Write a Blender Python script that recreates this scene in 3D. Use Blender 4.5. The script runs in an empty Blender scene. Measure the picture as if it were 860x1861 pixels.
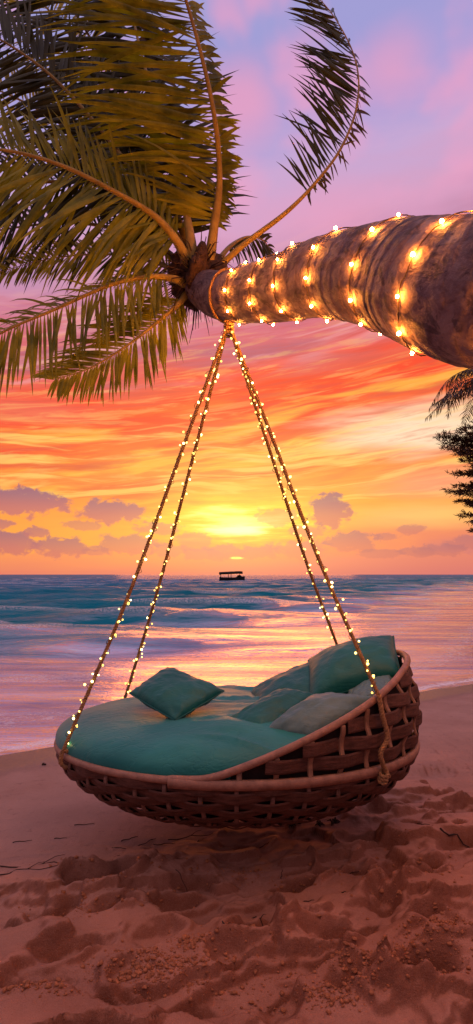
import bpy, bmesh, math, random
import numpy as np
from mathutils import Vector, Matrix

random.seed(7); RNG = np.random.default_rng(7)
SC = bpy.context.scene
COL = SC.collection
H = 1.5; F = 1040.0
rad = math.radians
V = Vector

def P(px, py, d):
    """a real point in the place: bearing of the photo's pixel at depth d in metres"""
    return V(((px-430)/F*d, d, H-(py-1044)/F*d))

# ---------------------------------------------------------------- camera
cam = bpy.data.cameras.new('camera'); co = bpy.data.objects.new('camera', cam); COL.objects.link(co)
co.location = (0, 0, H); co.rotation_euler = (rad(90), 0, 0)
cam.sensor_fit = 'HORIZONTAL'; cam.sensor_width = 36; cam.lens = 36*F/860
cam.shift_y = 113.5/860; cam.clip_start = 0.05; cam.clip_end = 20000
SC.camera = co
SC.view_settings.view_transform = 'Standard'; SC.view_settings.look = 'None'; SC.view_settings.exposure = 0

# ---------------------------------------------------------------- object helpers
def tag(o, label=None, cat=None, group=None, kind=None):
    if label: o['label'] = label
    if cat: o['category'] = cat
    if group: o['group'] = group
    if kind: o['kind'] = kind
    return o

def thing(name, label, cat, loc=(0, 0, 0), group=None):
    o = bpy.data.objects.new(name, None); COL.objects.link(o); o.location = loc; o.empty_display_size = 0.1
    return tag(o, label, cat, group)

class MB:
    """vertex / face collector; world coordinates"""
    def __init__(s): s.v = []; s.f = []
    def add(s, vs, fs):
        b = len(s.v); s.v += [tuple(p) for p in vs]; s.f += [tuple(i+b for i in f) for f in fs]
    def tube(s, pts, rads, n=8, cap=True, spin=0.0):
        pts = [V(p) for p in pts]; m = len(pts)
        if not hasattr(rads, '__len__'): rads = [rads]*m
        t0 = (pts[1]-pts[0]).normalized()
        up = V((0, 0, 1)) if abs(t0.z) < .9 else V((1, 0, 0))
        nrm = (up - t0*up.dot(t0)).normalized()
        vs = []
        for i in range(m):
            t = (pts[min(i+1, m-1)]-pts[max(i-1, 0)]).normalized()
            nrm = (nrm - t*nrm.dot(t)).normalized(); b = t.cross(nrm)
            for k in range(n):
                a = 2*math.pi*k/n + spin
                vs.append(pts[i] + (nrm*math.cos(a)+b*math.sin(a))*rads[i])
        fs = [(i*n+k, i*n+(k+1) % n, (i+1)*n+(k+1) % n, (i+1)*n+k) for i in range(m-1) for k in range(n)]
        if cap: fs += [tuple(range(n-1, -1, -1)), tuple((m-1)*n+k for k in range(n))]
        s.add(vs, fs)
    def box(s, c, hx, hy, hz, M=None):
        vs = [V((x*hx, y*hy, z*hz)) for x in (-1, 1) for y in (-1, 1) for z in (-1, 1)]
        if M: vs = [M @ p for p in vs]
        s.add([V(c)+p for p in vs], [(0, 1, 3, 2), (4, 6, 7, 5), (0, 4, 5, 1), (2, 3, 7, 6), (0, 2, 6, 4), (1, 5, 7, 3)])
    def ball(s, c, r, n=6, m=4, sc=(1, 1, 1), jit=0.0):
        vs = [V(c)+V((0, 0, r*sc[2]))]
        for i in range(1, m):
            a = math.pi*i/m
            for k in range(n):
                b = 2*math.pi*k/n
                vs.append(V(c)+V((r*sc[0]*math.sin(a)*math.cos(b), r*sc[1]*math.sin(a)*math.sin(b), r*sc[2]*math.cos(a))))
        vs.append(V(c)-V((0, 0, r*sc[2])))
        fs = [(0, 1+k, 1+(k+1) % n) for k in range(n)]
        for i in range(m-2):
            for k in range(n):
                a = 1+i*n
                fs.append((a+k, a+n+k, a+n+(k+1) % n, a+(k+1) % n))
        if jit: vs = [p+V((random.uniform(-1, 1), random.uniform(-1, 1), random.uniform(-1, 1)))*r*jit for p in vs]
        e = len(vs)-1; a = 1+(m-2)*n
        fs += [(a+k, e, a+(k+1) % n) for k in range(n)]
        s.add(vs, fs)
    def grid(s, pts, nu, nv, wrap_u=False):
        fs = []
        for i in range(nu if wrap_u else nu-1):
            for j in range(nv-1):
                i2 = (i+1) % nu
                fs.append((i*nv+j, i2*nv+j, i2*nv+j+1, i*nv+j+1))
        s.add(pts, fs)
    def build(s, name, mat, parent=None, smooth=True):
        o_loc = parent.matrix_world.translation if parent else V((0, 0, 0))
        if parent:
            q = parent; o_loc = V((0, 0, 0))
            while q: o_loc += q.location; q = q.parent
        me = bpy.data.meshes.new(name)
        me.from_pydata([(p[0]-o_loc.x, p[1]-o_loc.y, p[2]-o_loc.z) for p in s.v], [], s.f)
        me.materials.append(mat)
        if smooth: me.polygons.foreach_set('use_smooth', [True]*len(me.polygons))
        me.update()
        o = bpy.data.objects.new(name, me); COL.objects.link(o)
        if parent: o.parent = parent
        return o

def top(mb, name, mat, label, cat, origin, group=None, kind=None, smooth=True):
    """a thing made of one mesh, with its origin at its base"""
    o = mb.build(name, mat, None, smooth)
    origin = V(origin)
    o.data.transform(Matrix.Translation(-origin)); o.location = origin
    return tag(o, label, cat, group, kind)

def spline(pts, n):
    """Catmull-Rom through control tuples (any dimension)"""
    p = np.array(pts, float); p = np.vstack([2*p[0]-p[1], p, 2*p[-1]-p[-2]])
    segs = len(p)-3; out = []
    for k in range(n):
        u = k/(n-1)*segs; i = min(int(u), segs-1); t = u-i
        a, b, c, d = p[i:i+4]
        out.append(.5*((2*b)+(-a+c)*t+(2*a-5*b+4*c-d)*t*t+(-a+3*b-3*c+d)*t**3))
    return np.array(out)

# ---------------------------------------------------------------- numpy noise
def hash2(ix, iy, seed=0):
    h = (ix.astype(np.int64)*374761393 + iy.astype(np.int64)*668265263 + seed*974711) & 0xffffffff
    h = ((h ^ (h >> 13))*1274126177) & 0xffffffff
    return ((h ^ (h >> 16)) & 0xffff)/65535.0
def vnoise(x, y, seed=0):
    ix = np.floor(x); iy = np.floor(y); fx = x-ix; fy = y-iy
    fx = fx*fx*fx*(fx*(fx*6-15)+10); fy = fy*fy*fy*(fy*(fy*6-15)+10)
    a = hash2(ix, iy, seed); b = hash2(ix+1, iy, seed); c = hash2(ix, iy+1, seed); d = hash2(ix+1, iy+1, seed)
    return (a+(b-a)*fx)*(1-fy)+(c+(d-c)*fx)*fy
def fbm(x, y, seed=0, oct=4):
    v = 0; a = .5
    for o in range(oct):
        v = v + a*(vnoise(x, y, seed+o*17)-.5); x = x*2.03+7.1; y = y*2.03+3.3; a *= .5
    return v
def sstep(a, b, x):
    t = np.clip((x-a)/(b-a), 0, 1); return t*t*(3-2*t)

# ---------------------------------------------------------------- node helpers
def lin(c):
    f = lambda u: (u/12.92 if u <= .04045 else ((u+.055)/1.055)**2.4)
    return tuple(f(x/255) for x in c)+(1,)
class NT:
    def __init__(s, nt): s.t = nt; s.n = nt.nodes; s.l = nt.links
    def new(s, typ, **kw):
        n = s.n.new(typ)
        for k, v in kw.items(): setattr(n, k, v)
        return n
    def put(s, sock, v):
        if isinstance(v, bpy.types.NodeSocket): s.l.new(v, sock)
        elif isinstance(v, (int, float)) and sock.type in ('RGBA', 'VECTOR'):
            sock.default_value = (v, v, v, 1) if sock.type == 'RGBA' else (v, v, v)
        else: sock.default_value = v
    def math(s, op, a, b=None, c=None, clamp=False):
        n = s.new('ShaderNodeMath', operation=op, use_clamp=clamp)
        for i, v in enumerate((a, b, c)):
            if v is not None: s.put(n.inputs[i], v)
        return n.outputs[0]
    def add(s, a, b): return s.math('ADD', a, b)
    def sub(s, a, b): return s.math('SUBTRACT', a, b)
    def mul(s, a, b): return s.math('MULTIPLY', a, b)
    def vm(s, op, a, b=None):
        n = s.new('ShaderNodeVectorMath', operation=op); s.put(n.inputs[0], a)
        if b is not None: s.put(n.inputs[1], b)
        return n.outputs['Value'] if op in ('LENGTH', 'DOT_PRODUCT') else n.outputs[0]
    def comb(s, x, y, z):
        n = s.new('ShaderNodeCombineXYZ')
        for i, v in enumerate((x, y, z)): s.put(n.inputs[i], v)
        return n.outputs[0]
    def noise(s, vec, scale, detail=3, rough=.5, dist=0.0, color=False):
        n = s.new('ShaderNodeTexNoise'); s.put(n.inputs['Vector'], vec)
        n.inputs['Scale'].default_value = scale; n.inputs['Detail'].default_value = detail
        n.inputs['Roughness'].default_value = rough; n.inputs['Distortion'].default_value = dist
        return n.outputs['Color'] if color else n.outputs['Fac']
    def ss(s, x, a, b, lo=0.0, hi=1.0):
        n = s.new('ShaderNodeMapRange', interpolation_type='SMOOTHSTEP')
        s.put(n.inputs[0], x)
        for i, v in enumerate((a, b, lo, hi)): s.put(n.inputs[i+1], v)
        return n.outputs[0]
    def mix(s, f, a, b, mode='MIX'):
        n = s.new('ShaderNodeMix', data_type='RGBA', blend_type=mode)
        s.put(n.inputs[0], f); s.put(n.inputs[6], a); s.put(n.inputs[7], b)
        return n.outputs[2]
    def ramp(s, fac, stops, interp='LINEAR'):
        n = s.new('ShaderNodeValToRGB'); r = n.color_ramp; r.interpolation = interp
        while len(r.elements) < len(stops): r.elements.new(.5)
        for e, (p, c) in zip(r.elements, stops): e.position = p; e.color = c
        s.put(n.inputs[0], fac); return n.outputs[0]
    def bump(s, h, strength=.5, dist=.01, normal=None):
        n = s.new('ShaderNodeBump'); s.put(n.inputs['Height'], h)
        n.inputs['Strength'].default_value = strength; n.inputs['Distance'].default_value = dist
        if normal: s.l.new(normal, n.inputs['Normal'])
        return n.outputs[0]

def newmat(name):
    m = bpy.data.materials.new(name); m.use_nodes = True
    t = NT(m.node_tree); p = m.node_tree.nodes['Principled BSDF']
    return m, t, p
def objco(t):
    n = t.new('ShaderNodeNewGeometry'); return n.outputs['Position']

def simple(name, col, rough=.6, var=.3, scale=20, bump=.0, bscale=60, spec=.3, stretch=None, sheen=0):
    m, t, p = newmat(name); pos = objco(t)
    v = pos if stretch is None else t.vm('MULTIPLY', pos, stretch)
    nz = t.noise(v, scale, 4, .6)
    c0 = tuple(x*(1-var) for x in col[:3])+(1,); c1 = tuple(min(1, x*(1+var)) for x in col[:3])+(1,)
    t.put(p.inputs['Base Color'], t.ramp(nz, [(.3, c0), (.7, c1)]))
    p.inputs['Roughness'].default_value = rough; p.inputs['Specular IOR Level'].default_value = spec
    if sheen: p.inputs['Sheen Weight'].default_value = sheen
    if bump: t.put(p.inputs['Normal'], t.bump(t.noise(v, bscale, 4, .6), bump, .01))
    return m

# ================================================================ WORLD / SKY
SUN_EL, SUN_AZ = 4.7, 0.0
def build_world():
    w = bpy.data.worlds.new('World'); SC.world = w; w.use_nodes = True
    t = NT(w.node_tree); t.n.clear()
    g = t.new('ShaderNodeTexCoord').outputs['Generated']
    sp = t.new('ShaderNodeSeparateXYZ'); t.put(sp.inputs[0], t.vm('NORMALIZE', g))
    x, y, z = sp.outputs
    D = 180/math.pi
    az = t.mul(t.math('ARCTAN2', x, y), D)
    el = t.mul(t.math('ARCSINE', z), D)
    ae = t.comb(az, el, 0.0)
    # slow warp shared by the cloud sheets
    wv = t.noise(t.vm('MULTIPLY', ae, (.05, .12, 1)), 1.0, 3, .5)
    wv2 = t.noise(t.vm('MULTIPLY', ae, (.07, .3, 1)), 1.0, 4, .6)
    elw = t.add(t.add(el, t.mul(az, -.10)), t.mul(t.sub(wv2, .5), 5.0))
    stops = [(0, (206, 112, 112)), (1.2, (226, 120, 98)), (3, (244, 142, 84)), (5, (250, 160, 66)), (8, (252, 148, 60)),
             (11, (252, 130, 52)), (13.5, (251, 112, 42)), (16, (248, 88, 40)), (18.5, (240, 88, 58)), (21, (224, 98, 98)),
             (24, (214, 116, 136)), (27.5, (200, 138, 172)), (31, (212, 158, 194)), (34.5, (198, 166, 210)), (38, (172, 158, 213)),
             (42, (160, 156, 212)), (48, (160, 158, 212)), (62, (190, 172, 212)), (90, (206, 186, 212))]
    MAXE = 90.0
    base = t.ramp(t.math('DIVIDE', t.math('MAXIMUM', elw, 0.0), MAXE), [(e/MAXE, lin(c)) for e, c in stops])
    def streak(fa, fe, tilt, seed, lo, hi, det=5, rough=.55):
        e2 = t.add(el, t.mul(az, tilt))
        e2 = t.add(e2, t.mul(t.sub(wv, .5), 4.0))
        vv = t.comb(t.mul(az, fa), t.mul(e2, fe), float(seed))
        return t.ss(t.noise(vv, 1.0, det, rough, .4), lo, hi)
    def band(a, b, c, d, src=el):
        return t.mul(t.ss(src, a, b), t.ss(src, c, d, 1.0, 0.0))
    def blob(a0, e0, w, h, lo=1.0, hi=.0, nz=None, amt=0):
        d = t.vm('LENGTH', t.vm('MULTIPLY', t.vm('SUBTRACT', ae, (a0, e0, 0)), (1/w, 1/h, 0)))
        if nz is not None: d = t.add(d, t.mul(t.sub(nz, .5), amt))
        return t.ss(d, hi, lo, 1.0, 0.0)
    tilted = t.add(el, t.mul(az, -.16))
    c = base
    # mauve veil and red streaks
    c = t.mix(t.mul(streak(.045, .42, -.14, 3, .46, .64), t.mul(band(18, 21, 25, 29, tilted), .75)), c, lin((170, 98, 122)))
    c = t.mix(t.mul(streak(.05, .5, -.2, 8, .50, .62), t.mul(band(18, 21, 26, 31, tilted), .6)), c, lin((246, 172, 176)))
    c = t.mix(t.mul(streak(.05, .45, -.16, 11, .39, .55), t.mul(band(11.5, 14.5, 18.5, 21, tilted), .95)), c, lin((250, 66, 26)))
    c = t.mix(t.mul(streak(.05, .55, -.14, 21, .47, .60), t.mul(band(8, 11, 15, 18, tilted), .75)), c, lin((255, 186, 62)))
    c = t.mix(t.mul(streak(.06, .8, -.10, 31, .50, .62), t.mul(band(7, 9, 13, 16, tilted), .75)), c, lin((226, 92, 48)))
    c = t.mix(t.mul(streak(.07, 1.1, -.05, 37, .50, .62), t.mul(band(6, 8, 13, 16), .7)), c, lin((255, 208, 104)))
    # pale bank on the right, pink on the far right
    pale = t.noise(t.vm('MULTIPLY', ae, (.08, .6, 1)), 1.0, 4, .55)
    c = t.mix(t.mul(blob(19, 13.8, 15, 3.2, 1.0, .2, pale, 1.1), .92), c, lin((255, 226, 190)))
    c = t.mix(t.mul(blob(21, 8.6, 12, 2.4, 1.0, .1, pale, .9), .7), c, lin((250, 156, 122)))
    c = t.mix(t.mul(blob(19, 5.6, 12, 1.8, 1.0, .1, pale, .7), .7), c, lin((254, 200, 112)))
    c = t.mix(t.mul(blob(-21, 15.2, 12, 2.2, 1.0, .1, pale, .9), .7), c, lin((240, 100, 80)))
    fine_ = t.noise(t.comb(t.mul(az, .13), t.mul(t.add(el, t.mul(az, -.13)), 1.5), 5.0), 1.0, 6, .62, .5)
    c = t.mix(t.mul(t.ss(fine_, .50, .66), t.mul(band(7, 11, 22, 29), .38)), c, lin((206, 76, 62)))
    c = t.mix(t.mul(t.ss(fine_, .50, .36), t.mul(band(7, 10, 20, 27), .32)), c, lin((255, 200, 110)))
    # soft pink puffs high up
    soft = t.noise(t.vm('MULTIPLY', ae, (.10, .14, 1)), 1.0, 3, .5)
    c = t.mix(t.mul(t.ss(soft, .46, .66), t.mul(band(29, 34, 44, 52), .65)), c, lin((238, 160, 196)))
    for a0, e0, ww, hh, k in ((.5, 39.5, 5, 3.2, .7), (15, 40.5, 4.5, 2.6, .55), (-3, 34, 7, 4, .5), (9, 32, 9, 3, .4)):
        c = t.mix(t.mul(blob(a0, e0, ww, hh, 1.2, 0, soft, .9), k), c, lin((240, 158, 190)))
    c = t.mix(t.mul(blob(-21, 27, 11, 4.5, 1.0, 0, soft, .8), .6), c, lin((172, 128, 178)))
    # glow round the low sun, cut by thin streaks
    gl = t.noise(t.vm('MULTIPLY', ae, (.16, 1.3, 1)), 1.0, 4, .6)
    c = t.mix(t.mul(blob(.5, 6.4, 16, 4.4, 1.0, .0, gl, 1.2), .7), c, lin((255, 190, 58)))
    c = t.mix(t.mul(blob(.2, 5.4, 9.5, 2.6, 1.05, .15, gl, 1.4), .9), c, lin((255, 224, 60)))
    c = t.mix(t.mul(blob(.2, 5.2, 6.4, 1.8, 1.0, .1, gl, 2.2), .95), c, (1.15, .98, .30, 1))
    c = t.mix(t.mul(blob(.4, 4.5, 3.8, .8, 1.0, .1, gl, 1.3), 1.0), c, (1.4, 1.2, .55, 1))
    # haze bank on the horizon
    cum = t.noise(t.vm('MULTIPLY', ae, (.42, .62, 1)), 1.0, 5, .62, .2)
    bank = t.ss(t.add(el, t.mul(t.sub(cum, .5), 4.6)), 2.1, 2.7, 1.0, 0.0)
    c = t.mix(t.mul(bank, .5), c, t.ramp(t.math('DIVIDE', el, 5.0), [(0, lin((214, 114, 112))), (.5, lin((236, 128, 96))), (1, lin((232, 120, 84)))]))
    c = t.mix(blob(0, 1.65, .85, .16, 1.0, .5, gl, .5), c, (1.2, .9, .2, 1))
    # small purple cumulus
    puff = t.noise(t.vm('MULTIPLY', ae, (.75, 1.1, 1)), 1.0, 5, .6, .3)
    for px, py, wx, wy, k in ((35, 912, 92, 26, .95), (205, 930, 66, 24, .9), (20, 986, 46, 24, .9), (110, 994, 52, 20, .85),
                              (65, 968, 22, 12, .8), (232, 990, 64, 20, .7), (598, 928, 40, 36, .9), (640, 985, 52, 20, .75),
                              (352, 985, 44, 20, .55), (505, 940, 40, 20, .5), (705, 975, 22, 9, .6), (765, 1003, 38, 12, .6),
                              (5, 952, 22, 10, .8), (175, 1000, 24, 12, .6), (850, 985, 40, 14, .6), (290, 962, 46, 13, .6), (150, 955, 40, 10, .55), (745, 962, 30, 9, .6), (800, 1000, 50, 12, .6), (560, 965, 40, 14, .55), (410, 1002, 40, 15, .75), (470, 1003, 50, 13, .75), (375, 1008, 50, 14, .7), (545, 1000, 60, 18, .6), (310, 1000, 40, 14, .55), (690, 1008, 44, 10, .5)):
        a0 = math.degrees(math.atan((px-430)/F)); e0 = math.degrees(math.atan((1044-py)/F*math.cos(rad(a0))))
        m = blob(a0, e0, wx/F*D, wy/F*D, 1.02, .66, puff, 1.9)
        shade = t.ss(t.sub(el, e0), -1.0, 1.2)
        c = t.mix(t.mul(m, k), c, t.mix(shade, lin((196, 104, 104)), lin((146, 88, 118))))
    # the sky behind the viewer: dusk mauve
    back = t.ss(y, -.15, .55, 1.0, 0.0)
    dusk = t.ramp(t.math('DIVIDE', t.math('MAXIMUM', el, 0.0), 90.0),
                  [(0, lin((60, 44, 50))), (.12, lin((98, 72, 82))), (.30, lin((182, 140, 156))), (.5, lin((222, 188, 206))), (1, lin((206, 186, 212)))])
    c = t.mix(back, c, dusk)
    c = t.mix(t.ss(z, -.12, -.01, 1.0, 0.0), c, lin((120, 84, 80)))
    b1 = t.new('ShaderNodeBackground'); t.put(b1.inputs['Color'], c); b1.inputs['Strength'].default_value = 1.0
    sk = t.new('ShaderNodeTexSky', sky_type='NISHITA'); sk.sun_disc = False
    sk.sun_elevation = rad(SUN_EL); sk.sun_rotation = rad(SUN_AZ); sk.dust_density = 2.0
    b2 = t.new('ShaderNodeBackground'); t.put(b2.inputs['Color'], sk.outputs[0]); b2.inputs['Strength'].default_value = .008
    ad = t.new('ShaderNodeAddShader'); t.l.new(b1.outputs[0], ad.inputs[0]); t.l.new(b2.outputs[0], ad.inputs[1])
    o = t.new('ShaderNodeOutputWorld'); t.l.new(ad.outputs[0], o.inputs[0])
build_world()
sl = bpy.data.lights.new('sun', 'SUN'); so = bpy.data.objects.new('sun', sl); COL.objects.link(so)
sl.energy = .62; sl.angle = rad(24); sl.color = (1, .27, .055)
sd = V((math.sin(rad(SUN_AZ))*math.cos(rad(SUN_EL)), math.cos(rad(SUN_AZ))*math.cos(rad(SUN_EL)), math.sin(rad(SUN_EL))))
so.rotation_euler = sd.to_track_quat('Z', 'Y').to_euler(); so.location = sd*30

# ================================================================ MATERIALS
def mat_leaf(name, c0, c1, tr=.45):
    m, t, p = newmat(name); pos = objco(t)
    nz = t.noise(pos, 6, 4, .6)
    col = t.ramp(nz, [(.32, c0), (.68, c1)])
    t.put(p.inputs['Base Color'], col); p.inputs['Roughness'].default_value = .42; p.inputs['Specular IOR Level'].default_value = .35
    tl = t.new('ShaderNodeBsdfTranslucent'); t.put(tl.inputs[0], t.mix(1.0, col, (1.5, 1.4, .35, 1), 'MULTIPLY'))
    mx = t.new('ShaderNodeMixShader'); mx.inputs[0].default_value = tr
    t.l.new(p.outputs[0], mx.inputs[1]); t.l.new(tl.outputs[0], mx.inputs[2])
    t.l.new(mx.outputs[0], t.n['Material Output'].inputs[0]); return m
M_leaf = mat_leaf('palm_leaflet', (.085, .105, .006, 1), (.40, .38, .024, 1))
M_leafshade = mat_leaf('palm_leaflet_shaded', (.018, .021, .003, 1), (.075, .074, .008, 1), .25)  # shaded copy of the leaflet: shade put into its colour
M_rachis = simple('palm_rachis', (.36, .24, .05), .45, .35, 14, .3, 90)
M_fibre = simple('palm_fibre', (.075, .036, .022), .85, .6, 40, .8, 120)
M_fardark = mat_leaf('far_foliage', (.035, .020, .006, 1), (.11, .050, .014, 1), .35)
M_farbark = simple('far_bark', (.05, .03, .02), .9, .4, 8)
M_rope = simple('jute_rope', (.34, .185, .085), .85, .4, 90, .5, 300)
M_wire = simple('light_wire', (.16, .085, .02), .45, .3, 50)
M_rim = simple('rattan_rim', (.30, .155, .105), .5, .28, 26, .25, 90, .35)
M_weave = simple('woven_strap', (.105, .043, .029), .62, .5, 18, .5, 70, .3, (1, 1, 5))
M_rib = simple('rattan_rib', (.27, .145, .09), .55, .3, 30, .3, 90)
M_rib2 = simple('rattan_rib_dark', (.17, .085, .06), .6, .4, 30, .3, 90)
M_liner = simple('basket_liner', (.022, .012, .010), .9, .3, 20)
M_twig = simple('twig', (.04, .022, .016), .9, .4, 60)
M_boat = simple('boat_paint', (.018, .010, .010), .6, .4, 3)
M_canopy = simple('boat_thatch', (.04, .024, .012), .95, .5, 6, .6, 20)

def mat_cloth(name, col, col2):
    m, t, p = newmat(name); pos = objco(t)
    big = t.noise(pos, 3.2, 3, .5); fine = t.noise(pos, 420, 2, .5)
    c = t.mix(t.ss(big, .35, .65), col, col2)
    c = t.mix(t.mul(t.sub(fine, .5), .5), c, (0, 0, 0, 1))
    t.put(p.inputs['Base Color'], c); p.inputs['Roughness'].default_value = .50
    p.inputs['Specular IOR Level'].default_value = .38; p.inputs['Sheen Weight'].default_value = .12
    p.inputs['Sheen Roughness'].default_value = .4
    wr = t.noise(t.vm('MULTIPLY', pos, (1, 1.6, 1)), 7, 4, .55, 1.0)
    cr2 = t.noise(t.vm('MULTIPLY', pos, (1.2, 3.2, 2)), 3.5, 3, .5, 1.6)
    fold = t.ss(t.math('ABSOLUTE', t.sub(cr2, .5)), 0.0, .05)
    b1 = t.bump(fold, .16, .010, t.bump(wr, .28, .02))
    t.put(p.inputs['Normal'], t.bump(fine, .12, .001, b1)); return m
M_teal = mat_cloth('teal_cloth', (.002, .108, .10, 1), (.006, .14, .125, 1))
M_tealm = mat_cloth('teal_mattress_cloth', (.006, .165, .155, 1), (.014, .21, .19, 1))
M_grey = mat_cloth('grey_teal_cloth', (.085, .17, .165, 1), (.12, .205, .195, 1))

def mat_bulb(name, col, s):
    m, t, p = newmat(name)
    e = t.new('ShaderNodeEmission'); e.inputs[0].default_value = col; e.inputs[1].default_value = s
    t.l.new(e.outputs[0], t.n['Material Output'].inputs[0]); return m
M_bulb = mat_bulb('fairy_bulb', (1, .64, .15, 1), 6)
M_bulbs = [M_bulb, mat_bulb('fairy_bulb_dim', (1, .58, .12, 1), 3.0), mat_bulb('fairy_bulb_bright', (1, .70, .22, 1), 12)]
M_tbulb = mat_bulb('trunk_bulb', (1, .31, .04, 1), 900)

def mat_bark():
    m, t, p = newmat('palm_bark'); pos = objco(t)
    at = t.new('ShaderNodeAttribute', attribute_name='ring').outputs['Fac']
    along = t.new('ShaderNodeAttribute', attribute_name='around').outputs['Vector']
    fib = t.noise(along, 1.0, 6, .65, .3)
    blot = t.noise(pos, 9, 5, .65, .6)
    c = t.ramp(blot, [(.30, (.10, .058, .068, 1)), (.5, (.25, .158, .158, 1)), (.74, (.46, .32, .28, 1))])
    c = t.mix(t.mul(t.mul(t.ss(at, .45, .95), t.ss(blot, .35, .6)), .5), c, (.035, .022, .02, 1))
    c = t.mix(t.mul(t.ss(fib, .52, .68), .5), c, (.36, .26, .24, 1))
    c = t.mix(t.mul(t.ss(t.noise(along, .45, 5, .7, 1.2), .52, .62), .6), c, (.045, .03, .034, 1))
    t.put(p.inputs['Base Color'], c); p.inputs['Roughness'].default_value = .8; p.inputs['Specular IOR Level'].default_value = .25
    b = t.bump(fib, .7, .02); b = t.bump(t.noise(pos, 55, 4, .7), .5, .008, b)
    t.put(p.inputs['Normal'], b); return m
M_bark = mat_bark()

def mat_sand():
    m, t, p = newmat('beach_sand'); pos = objco(t)
    sh = t.new('ShaderNodeAttribute', attribute_name='shore').outputs['Fac']
    n1 = t.noise(pos, 2.3, 5, .6); n2 = t.noise(pos, 16, 5, .65); n3 = t.noise(pos, 330, 2, .6)
    dry = t.ramp(n1, [(.3, (.31, .115, .066, 1)), (.7, (.52, .235, .155, 1))])
    damp_shade = t.ramp(n1, [(.3, (.36, .20, .155, 1)), (.7, (.45, .27, .215, 1))])
    shn = t.add(sh, t.mul(t.sub(n1, .5), 2.2))
    c = t.mix(t.ss(shn, 1.0, 3.4), damp_shade, dry)
    low_shade = t.new('ShaderNodeAttribute', attribute_name='damp_shade').outputs['Fac']
    c = t.mix(t.mul(t.ss(t.add(low_shade, t.mul(t.sub(n2, .5), .5)), .10, 1.25), .85), c, (.17, .046, .018, 1))  # shade painted into the colour of hollows and steep slopes
    c = t.mix(t.mul(t.ss(n2, .56, .74), .35), c, (.12, .05, .035, 1))
    c = t.mix(t.mul(t.ss(n3, .56, .72), .35), c, (.07, .03, .02, 1))
    c = t.mix(t.mul(t.ss(n3, .44, .30), .25), c, (.55, .36, .27, 1))
    wet = t.ss(t.add(sh, t.mul(t.sub(n1, .5), .35)), .10, .42, 1.0, 0.0)
    c = t.mix(t.mul(wet, .75), c, (.12, .075, .065, 1))
    t.put(p.inputs['Base Color'], c)
    t.put(p.inputs['Roughness'], t.ss(wet, 0, 1, .9, .38))
    t.put(p.inputs['Specular IOR Level'], t.ss(wet, 0, 1, .15, .32))
    b = t.bump(t.noise(pos, 26, 6, .7), .7, .016); b = t.bump(t.noise(pos, 190, 3, .7), .8, .005, b)
    t.put(p.inputs['Normal'], b); return m
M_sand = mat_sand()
M_crumb = simple('sand_crumb', (.40, .145, .065), .95, .35, 60, .6, 200)

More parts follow.
